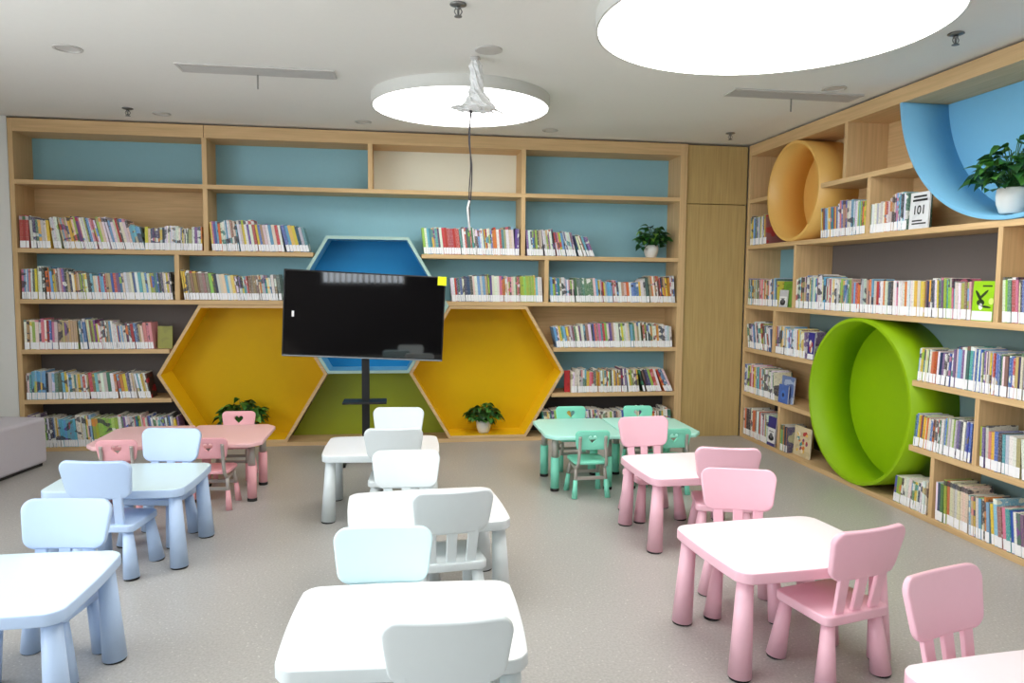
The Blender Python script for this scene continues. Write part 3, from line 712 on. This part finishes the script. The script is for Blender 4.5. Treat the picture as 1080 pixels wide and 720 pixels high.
def adj_chair(name, label, mp, mt):
    t = thing(name, label, 'chair', group='small chairs with heart shaped handle holes')
    w, d = .27, .26
    bm = plate_mesh([rounded([(-w/2, d/2), (-w/2+.01, -d/2), (w/2-.01, -d/2), (w/2, d/2)], .05)], .022, .007)
    bmesh.ops.translate(bm, verts=bm.verts[:], vec=(0, 0, .265)); obj('seat', bm, mp, t, smooth='auto')
    pts = rounded([(-.138, .15), (-.118, 0), (.118, 0), (.138, .15)], [.035, .03, .03, .035], 6)
    pp = []
    for i, p in enumerate(pts):
        q = pts[(i+1) % len(pts)]; L = math.dist(p, q); k = max(1, int(L/.05))
        for j in range(k): pp.append((p[0]+(q[0]-p[0])*j/k, p[1]+(q[1]-p[1])*j/k))
    ht = heart(0, .085, .036)
    bm = plate_mesh([pp, ht], .016, .005); bm.transform(Matrix.Translation((0, -.12, .365)) @ Matrix.Rotation(PI/2+math.radians(8), 4, 'X')); obj('backrest', bm, mp, t, smooth='auto')
    for sx in (-1, 1):
        bm = bmesh.new(); x = sx*.098
        tube(bm, spline([(x, -.150, .47), (x, -.140, .40), (x*1.05, -.145, .33), (x*1.1, -.135, .26), (x*1.12, -.08, .225), (x*1.1, .0, .222), (x*1.1, .09, .235)]), .012); obj('frame_tube', bm, M['tube'], t)
        for sy in (-1, 1):
            bm = bmesh.new(); tube(bm, [(sx*.108, sy*.085, .24), (sx*.118, sy*.105, .12)], .013); l = obj('leg', bm, M['tube'], t)
            bm = bmesh.new(); cone(bm, (sx*.117, sy*.102, .135), (sx*.128, sy*.12, .0), .016, .022, 16); obj('leg_sleeve', bm, mp, l)
    for sy in (-1, 1):
        bm = bmesh.new(); box(bm, -.115, .115, sy*.1-.006, sy*.1+.006, .135, .16); obj('stretcher', bm, M['tube'], t, bevel=.003)
    return t
RP, RT, MP_, MT = M['rosep'], M['roset'], M['mintp'], M['mintt']
put(adj_table('adjustable_table', 'rose pink table, left one of the pair', RP, RT, .56, .72, -1), -1.88, 5.65)
put(adj_table('adjustable_table', 'rose pink table, right one of the pair below left yellow hexagon', RP, RT, .60, .72, 1), -1.285, 5.65)
put(adj_table('adjustable_table', 'mint green table, left one of the pair below right yellow hexagon', MP_, MT, .60, .72, -1), 1.37, 5.65)
put(adj_table('adjustable_table', 'mint green table, right one of the pair near the corner', MP_, MT, .62, .72, 1), 1.99, 5.65)
mc = put(adj_chair('adjustable_chair', 'mint chair turned away from us at the left mint table', MP_, MT), 1.385, 5.33, 2)
dup(mc, (2.015, 5.33, 0), 1, 'mint chair turned away from us, half hidden by a pink chair')
dup(mc, (1.46, 6.10, 0), 178, 'mint chair facing us behind the left mint table')
dup(mc, (2.06, 6.08, 0), 176, 'mint chair facing us behind the right mint table')
rch = put(adj_chair('adjustable_chair', 'rose chair turned away from us at the right rose table', RP, RT), -1.31, 5.35, -3)
dup(rch, (-1.90, 5.35, 0), -1, 'rose chair turned away from us at the left rose table')
dup(rch, (-1.335, 6.12, 0), 178, 'rose chair facing us behind the right rose table')

# ------------------------------------------------------------------ bench
b = thing('bench', 'grey vinyl upholstered bench by the left wall', 'bench', (-2.995, 6.70, 0), -10)
bm = bmesh.new(); box(bm, -.62, 0, -2.0, 0, .025, .415); obj('cushion', bm, M['bench'], b, bevel=.03, seg=4)
bm = bmesh.new(); box(bm, -.60, -.03, -1.97, -.03, 0, .025); obj('plinth', bm, M['benchb'], b)

# ------------------------------------------------------------------ television and stand
YT = 6.5
ts = thing('tv_stand', 'black floor stand with a small tray under the television', 'stand', (-.318, YT, 0))
bm = bmesh.new(); box(bm, -.033, .033, .045, .10, .03, 1.25); obj('pole', bm, M['pole'], ts, bevel=.004)
bm = bmesh.new(); box(bm, -.25, .25, -.03, .16, .0, .03); box(bm, -.22, -.16, -.20, .30, .001, .028); box(bm, .16, .22, -.20, .30, .001, .028); obj('base', bm, M['pole'], ts, bevel=.004)
bm = bmesh.new(); box(bm, -.19, .185, -.12, .10, .532, .55); obj('tray', bm, M['pole'], ts, bevel=.004)
bm = bmesh.new(); box(bm, -.25, .25, .035, .06, 1.15, 1.45); obj('mount_bracket', bm, M['pole'], ts)
tv = thing('television', 'large glossy black television with yellow sticker on its corner', 'television', (-.318, YT, 1.29))
tv.rotation_euler = (0, math.radians(2.4), 0)
w, h = .685, .372
bm = bmesh.new(); box(bm, -w, w, -.035, .0, -h, h); obj('casing', bm, M['tvb'], tv, bevel=.006)
bm = bmesh.new(); box(bm, -w+.012, w-.012, -.0375, -.0345, -h+.022, h-.012); obj('screen', bm, M['screen'], tv)
bm = bmesh.new(); box(bm, -w+.004, w-.004, -.0385, -.0345, -h+.004, -h+.014); obj('bottom_trim', bm, M['silver'], tv)['label'] = 'silver trim strip'
bm = bmesh.new(); box(bm, w-.07, w+.006, -.0395, -.0355, h-.075, h+.002); obj('sticker', bm, M['ysticker'], tv)['label'] = 'yellow square sticker'
bm = bmesh.new(); box(bm, -w+.075, -w+.095, -.0395, -.0365, -.03, .02); obj('sticker', bm, M['wsticker'], tv)['label'] = 'small white sticker'

# ------------------------------------------------------------------ plants
def plant(label, loc, s=1.0, seed=1, n=110, spread=.19, rise=.17, wall=(0, 1, .2)):
    rnd = random.Random(seed)
    t = thing('potted_plant', label, 'plant', loc, 0, 'leafy green plants in white pots')
    bm = bmesh.new(); lathe(bm, [(.048*s, 0), (.056*s, .01), (.07*s, .05*s), (.074*s, .09*s), (.07*s, .125*s), (.064*s, .13*s), (.06*s, .115*s)], 32); obj('pot', bm, M['pot'], t)
    bm = bmesh.new(); lathe(bm, [(.061*s, .112*s), (.058*s, .118*s)], 20); obj('soil', bm, M['soil'], t)
    bm = bmesh.new(); cols = []
    for i in range(n):
        a = rnd.uniform(0, 2*PI); q = rnd.random()**.6; e = rnd.uniform(-.15, 1.0)
        tip = Vector((math.cos(a)*spread*q*s, math.sin(a)*spread*q*s*.8, (.14+rise*(.25+.75*rnd.random())*(1.05-.75*q))*s))
        if rnd.random() < .15: tip.z -= .06*s
        L = rnd.uniform(.06, .1)*s; Wd = L*.42
        out = Vector((math.cos(a), math.sin(a), rnd.uniform(-.7, .25))).normalized(); side = out.cross(Vector((0, 0, 1))).normalized()
        side = (side+Vector((0, 0, rnd.uniform(-.5, .5)))).normalized(); up = side.cross(out).normalized()
        c = rnd.choice([(38, 92, 34), (52, 112, 44), (30, 78, 34), (74, 134, 52), (24, 66, 32), (120, 168, 70) if rnd.random() < .5 else (60, 120, 48)])
        prof = [(0, .0, 0), (.15, .8, .06), (.35, 1, .1), (.6, .75, .08), (.85, .3, -.02), (1, .0, -.12)]
        c0 = [tip+out*(u*L)+up*(k*L) for u, _, k in prof]
        lv = [bm.verts.new(p+side*wd*Wd+up*wd*.012*s) for p, (_, wd, _) in zip(c0, prof)]; mv = [bm.verts.new(p) for p in c0]; rv = [bm.verts.new(p-side*wd*Wd+up*wd*.012*s) for p, (_, wd, _) in zip(c0, prof)]
        for j in range(5):
            for A, B in ((lv, mv), (mv, rv)):
                f = bm.faces.new((A[j], A[j+1], B[j+1], B[j])); f.smooth = True; cols.append(c)
        base = Vector((rnd.uniform(-.02, .02)*s, rnd.uniform(-.02, .02)*s, .115*s))
        pts = spline([base, base.lerp(tip, .5)+Vector((0, 0, .03*s)), tip], 3); n0 = len(bm.faces); tube(bm, pts, .0022*s, 4); cols += [(60, 110, 50)]*(len(bm.faces)-n0)
    wx, wy, wl = wall
    for v in bm.verts:
        d = v.co.x*wx+v.co.y*wy-wl
        if d > 0: v.co -= Vector((wx, wy, 0))*d*.92
    me = bpy.data.meshes.new('foliage'); bm.to_mesh(me); bm.free(); me.materials.append(M['leaf']); paint(me, 'Col', lambda p: cols[p.index])
    o = bpy.data.objects.new('foliage', me); C.objects.link(o); o.parent = t
    return t
plant('potted plant in the right yellow hexagon niche', (.818, YF+.12, .069), 1.0, 3, spread=.15, wall=(0, 1, .19))
plant('potted plant behind the rose chair in the left yellow hexagon', (-1.53, YF+.13, .069), 1.15, 5, 120, spread=.17, rise=.2, wall=(0, 1, .18))
plant('potted plant on the upper right shelf of back bookcase', (2.545, YF+.13, 1.857), 1.0, 8, spread=.14, rise=.22, wall=(0, 1, .18))
plant('potted plant standing inside the blue drum', (XW+.15, 4.02, 2.039), 1.2, 11, 130, spread=.17, rise=.24, wall=(1, 0, .18))

# ------------------------------------------------------------------ ceiling
def lamp(label, x, y, r, h=.085):
    t = thing('ceiling_lamp', label, 'lamp', (x, y, H-h), 0, 'round ceiling lamps')
    bm = bmesh.new(); n = 96
    R = [[bm.verts.new((rr*math.cos(2*PI*i/n), rr*math.sin(2*PI*i/n), z)) for i in range(n)] for rr, z in ((r, h), (r, .002), (r-.004, 0), (r-.014, 0), (r-.016, .004))]
    for A, B in zip(R, R[1:]):
        for i in range(n): f = bm.faces.new((A[i], A[(i+1) % n], B[(i+1) % n], B[i])); f.smooth = False
    obj('lamp_rim', bm, M['lamp_rim'], t)
    bm = bmesh.new(); bm.faces.new([bm.verts.new(((r-.015)*math.cos(2*PI*i/n), (r-.015)*math.sin(2*PI*i/n), .003)) for i in range(n)])
    o = obj('diffuser', bm, M['lamp'], t); o['label'] = 'glowing white diffuser'; return t
lamp('smaller round white ceiling lamp above the middle of the room', .46, 5.84, .69); lamp('larger round white ceiling lamp near the right bookcase', 1.90, 3.71, .905)
lamp('round white ceiling lamp over the open floor nearest the viewer', -.4, 2.55, .8)
def downlight(label, x, y, r=.075, cap=False):
    t = thing('recessed_downlight' if not cap else 'ceiling_disc', label, 'downlight' if not cap else 'ceiling disc', (x, y, H), 0, 'small round ceiling fittings')
    bm = bmesh.new(); n = 32
    P_ = ((r, -.0005), (r, -.006), (r*.8, -.008), (r*.78, -.002)) if not cap else ((r, -.0005), (r, -.008), (r*.9, -.011), (r*.1, -.011))
    R = [[bm.verts.new((rr*math.cos(2*PI*i/n), rr*math.sin(2*PI*i/n), z)) for i in range(n)] for rr, z in P_]
    for A, B in zip(R, R[1:]):
        for i in range(n): bm.faces.new((A[i], A[(i+1) % n], B[(i+1) % n], B[i]))
    bm.faces.new(R[0]); obj('trim_ring', bm, M['vent'], t)
    bm = bmesh.new(); lathe(bm, [(r*.78, -.003), (r*.6, -.0018)], 28); obj('lens', bm, M['lens'] if not cap else M['vent'], t)
    return t
downlight('small round downlight at the ceiling left side nearest us', -2.05, 5.06, .085)
downlight('small round downlight by the larger lamp and right bookcase', 3.1, 5.05, .085)
downlight('flat round ceiling cap above the wrapped hanging cable', .53, 4.61, .085, cap=True)
downlight('small round downlight before the left end of back bookcase', -2.05, 6.87, .075)
downlight('small round downlight left of the smaller lamp', -.34, 6.87, .075)
downlight('small round downlight right of the smaller lamp', 1.38, 6.9, .075)
def sprinkler(label, x, y):
    t = thing('fire_sprinkler', label, 'sprinkler', (x, y, H), 0, 'ceiling sprinklers')
    bm = bmesh.new(); lathe(bm, [(.042, -.0005), (.044, -.006), (.03, -.012), (.012, -.014)], 24); obj('escutcheon', bm, M['chrome'], t)
    bm = bmesh.new(); lathe(bm, [(.012, -.012), (.012, -.026), (.006, -.03), (.005, -.058)], 16); obj('sprinkler_head', bm, M['chrome'], t)
    bm = bmesh.new()
    for sx in (-1, 1): tube(bm, spline([(sx*.01, 0, -.02), (sx*.019, 0, -.04), (sx*.004, 0, -.062)]), .0028, 6)
    obj('yoke_arm', bm, M['chrome'], t)
    bm = bmesh.new(); lathe(bm, [(.02, -.062), (.02, -.065)], 20); obj('deflector', bm, M['chrome'], t)
sprinkler('chrome sprinkler left of the larger round lamp', .29, 3.9); sprinkler('chrome sprinkler between larger lamp and right bookcase', 3.09, 3.85)
sprinkler('chrome sprinkler near the corner where both bookcases meet', 3.07, 6.69); sprinkler('chrome sprinkler above left end of back bookcase', -2.27, 6.71)
def vent(label, x0, x1, y0, y1, rx):
    t = thing('air_vent', label, 'air vent', ((x0+x1)/2, (y0+y1)/2, H), 0, 'linear ceiling air vents')
    a, b = (x1-x0)/2, (y1-y0)/2
    bm = bmesh.new(); e = .018
    box(bm, -a, a, -b, -b+e, -.012, -.0005); box(bm, -a, a, b-e, b, -.012, -.0005); box(bm, -a, -a+e, -b+e, b-e, -.012, -.0005); box(bm, a-e, a, -b+e, b-e, -.012, -.0005); obj('vent_frame', bm, M['vent'], t)
    bm = bmesh.new(); box(bm, -a+e, a-e, -b+e, b-e, -.003, -.0006); obj('backing', bm, M['ventd'], t)
    bm = bmesh.new(); n = 7
    for i in range(n):
        y = -b+e+(i+.5)*(2*b-2*e)/n; box(bm, -a+e, a-e, y-.006, y+.006, -.011, -.004)
    obj('louvre', bm, M['vent'], t)
    bm = bmesh.new(); box(bm, rx-(x0+x1)/2-.006, rx-(x0+x1)/2+.006, b-.03, b-.028, -.11, -.012); obj('ribbon', bm, M['ribbon'], t)
vent('long white air vent left of the smaller lamp', -1.48, -.45, 5.24, 5.44, -.98); vent('long white air vent between larger lamp and corner', 2.40, 3.42, 5.17, 5.37, 2.93)

# hanging wrapped cable bundle
t = thing('hanging_cable', 'cable bundle wrapped in crumpled white film hanging from the ceiling', 'cable', (.465, 4.78, H))
bm = bmesh.new(); lathe(bm, [(.03, 0), (.035, -.012), (.012, -.02)], 16); obj('ceiling_hook', bm, M['vent'], t)
rnd = random.Random(5); bm = bmesh.new(); n = 22; rings = []
prof = [(.02, -.02), (.038, -.05), (.034, -.09), (.04, -.13), (.036, -.17), (.04, -.20), (.05, -.225), (.068, -.25), (.075, -.275), (.09, -.30), (.10, -.32), (.06, -.335), (.02, -.33)]
for k, (r, z) in enumerate(prof):
    rings.append([bm.verts.new((r*math.cos(2*PI*i/n+k*.25)*(1+.22*math.sin(i*2.6+k)+rnd.uniform(-.12, .12))+.02*(z/-.33), r*math.sin(2*PI*i/n+k*.25)*(1+.2*math.sin(i*2.1)+rnd.uniform(-.1, .1)), z+rnd.uniform(-.008, .008))) for i in range(n)])
for A, B in zip(rings, rings[1:]):
    for i in range(n): bm.faces.new((A[i], A[(i+1) % n], B[(i+1) % n], B[i]))
bm.faces.new(rings[0]); bm.faces.new(rings[-1]); obj('film_wrap', bm, M['film'], t)
bm = bmesh.new()
for i in range(14):
    a = rnd.uniform(0, 2*PI); L = rnd.uniform(.09, .19); w0 = rnd.uniform(.016, .032)
    sd = 1 if i % 2 else -1
    p = [Vector((0, 0, -.31)), Vector((sd*L*.5, math.sin(a)*.04, -.315+rnd.uniform(-.01, .02))), Vector((sd*L, math.sin(a)*.06, -.32+rnd.uniform(-.02, .012)))]
    pts = spline(p, 5); tube(bm, [q+Vector((0, 0, rnd.uniform(-.005, .005))) for q in pts], [w0*(1-.75*j/len(pts))*.5 for j in range(len(pts))], 6)
obj('film_tatter', bm, M['film'], t)
for k, (dx, zb) in enumerate(((0, -1.07), (.012, -.93))):
    bm = bmesh.new(); pts = spline([(-.03+dx, 0, -.30), (-.032-dx*.5, .004, -.5), (-.026+dx*.6, -.004, -.68), (-.034+dx, .003, -.85), (-.03, 0, zb)], 8); tube(bm, pts, .0042, 8)
    w_ = obj('cable', bm, M['wire'], t); w_['label'] = 'dark loose cable'
bm = bmesh.new(); tube(bm, [(-.032, 0, -.90), (-.045, 0, -.95), (-.03, 0, -1.09)], .007, 8); obj('cable_end', bm, M['film'], t)['label'] = 'white taped cable end'

# ------------------------------------------------------------------ light
def area(name, loc, rot, sx, sy, power, col):
    l = bpy.data.lights.new(name, 'AREA'); l.shape = 'RECTANGLE'; l.size = sx; l.size_y = sy; l.energy = power; l.color = col
    o = bpy.data.objects.new(name, l); C.objects.link(o); o.location = loc; o.rotation_euler = rot
for i, (a, b, z0, z1) in enumerate(LW): area('daylight_left', (XL-.25, (a+b)/2, (z0+z1)/2), (0, -PI/2, 0), z1-z0, b-a, 95, (.9, .95, 1))
for i, (a, b, z0, z1) in enumerate(RW): area('daylight_rear', ((a+b)/2, YR_-.25, (z0+z1)/2), (PI/2, 0, 0), b-a, z1-z0, 22, (.86, .93, 1))
sl = bpy.data.lights.new('sun', 'SUN'); sl.energy = 11; sl.angle = .03; sl.color = (1, .93, .84)
so = bpy.data.objects.new('sun', sl); C.objects.link(so); so.rotation_euler = Vector((.62, -.28, -.74)).to_track_quat('-Z', 'Y').to_euler()
wd = bpy.data.worlds.new('World'); SC.world = wd; wd.use_nodes = True
bg = wd.node_tree.nodes['Background']; bg.inputs['Color'].default_value = (.78, .88, 1, 1); bg.inputs['Strength'].default_value = 1.5

# ------------------------------------------------------------------ camera
yaw, pitch, roll, F = .1492, .0814, .0098, 775.0
cy, sy, cp, sp = math.cos(yaw), math.sin(yaw), math.cos(pitch), math.sin(pitch)
fw = Vector((sy*cp, cy*cp, -sp)); rt = Vector((cy, -sy, 0)); up = rt.cross(fw)
r2 = rt*math.cos(roll)+up*math.sin(roll); u2 = -rt*math.sin(roll)+up*math.cos(roll)
cd = bpy.data.cameras.new('Camera'); cam = bpy.data.objects.new('Camera', cd); C.objects.link(cam)
cd.sensor_width = 36; cd.lens = F*36/1080; cd.clip_start = .05
cam.matrix_world = Matrix(((r2.x, u2.x, -fw.x, 0), (r2.y, u2.y, -fw.y, 0), (r2.z, u2.z, -fw.z, 1.6), (0, 0, 0, 1)))
SC.camera = cam
SC.view_settings.view_transform = 'Standard'; SC.view_settings.look = 'None'; SC.view_settings.gamma = 1; SC.view_settings.use_curve_mapping = False
SC.view_settings.exposure = 0.0
SC.cycles.max_bounces = 8; SC.cycles.diffuse_bounces = 5; SC.cycles.use_denoising = True
print('BOOKS total', len(books), 'solo', len(solo))
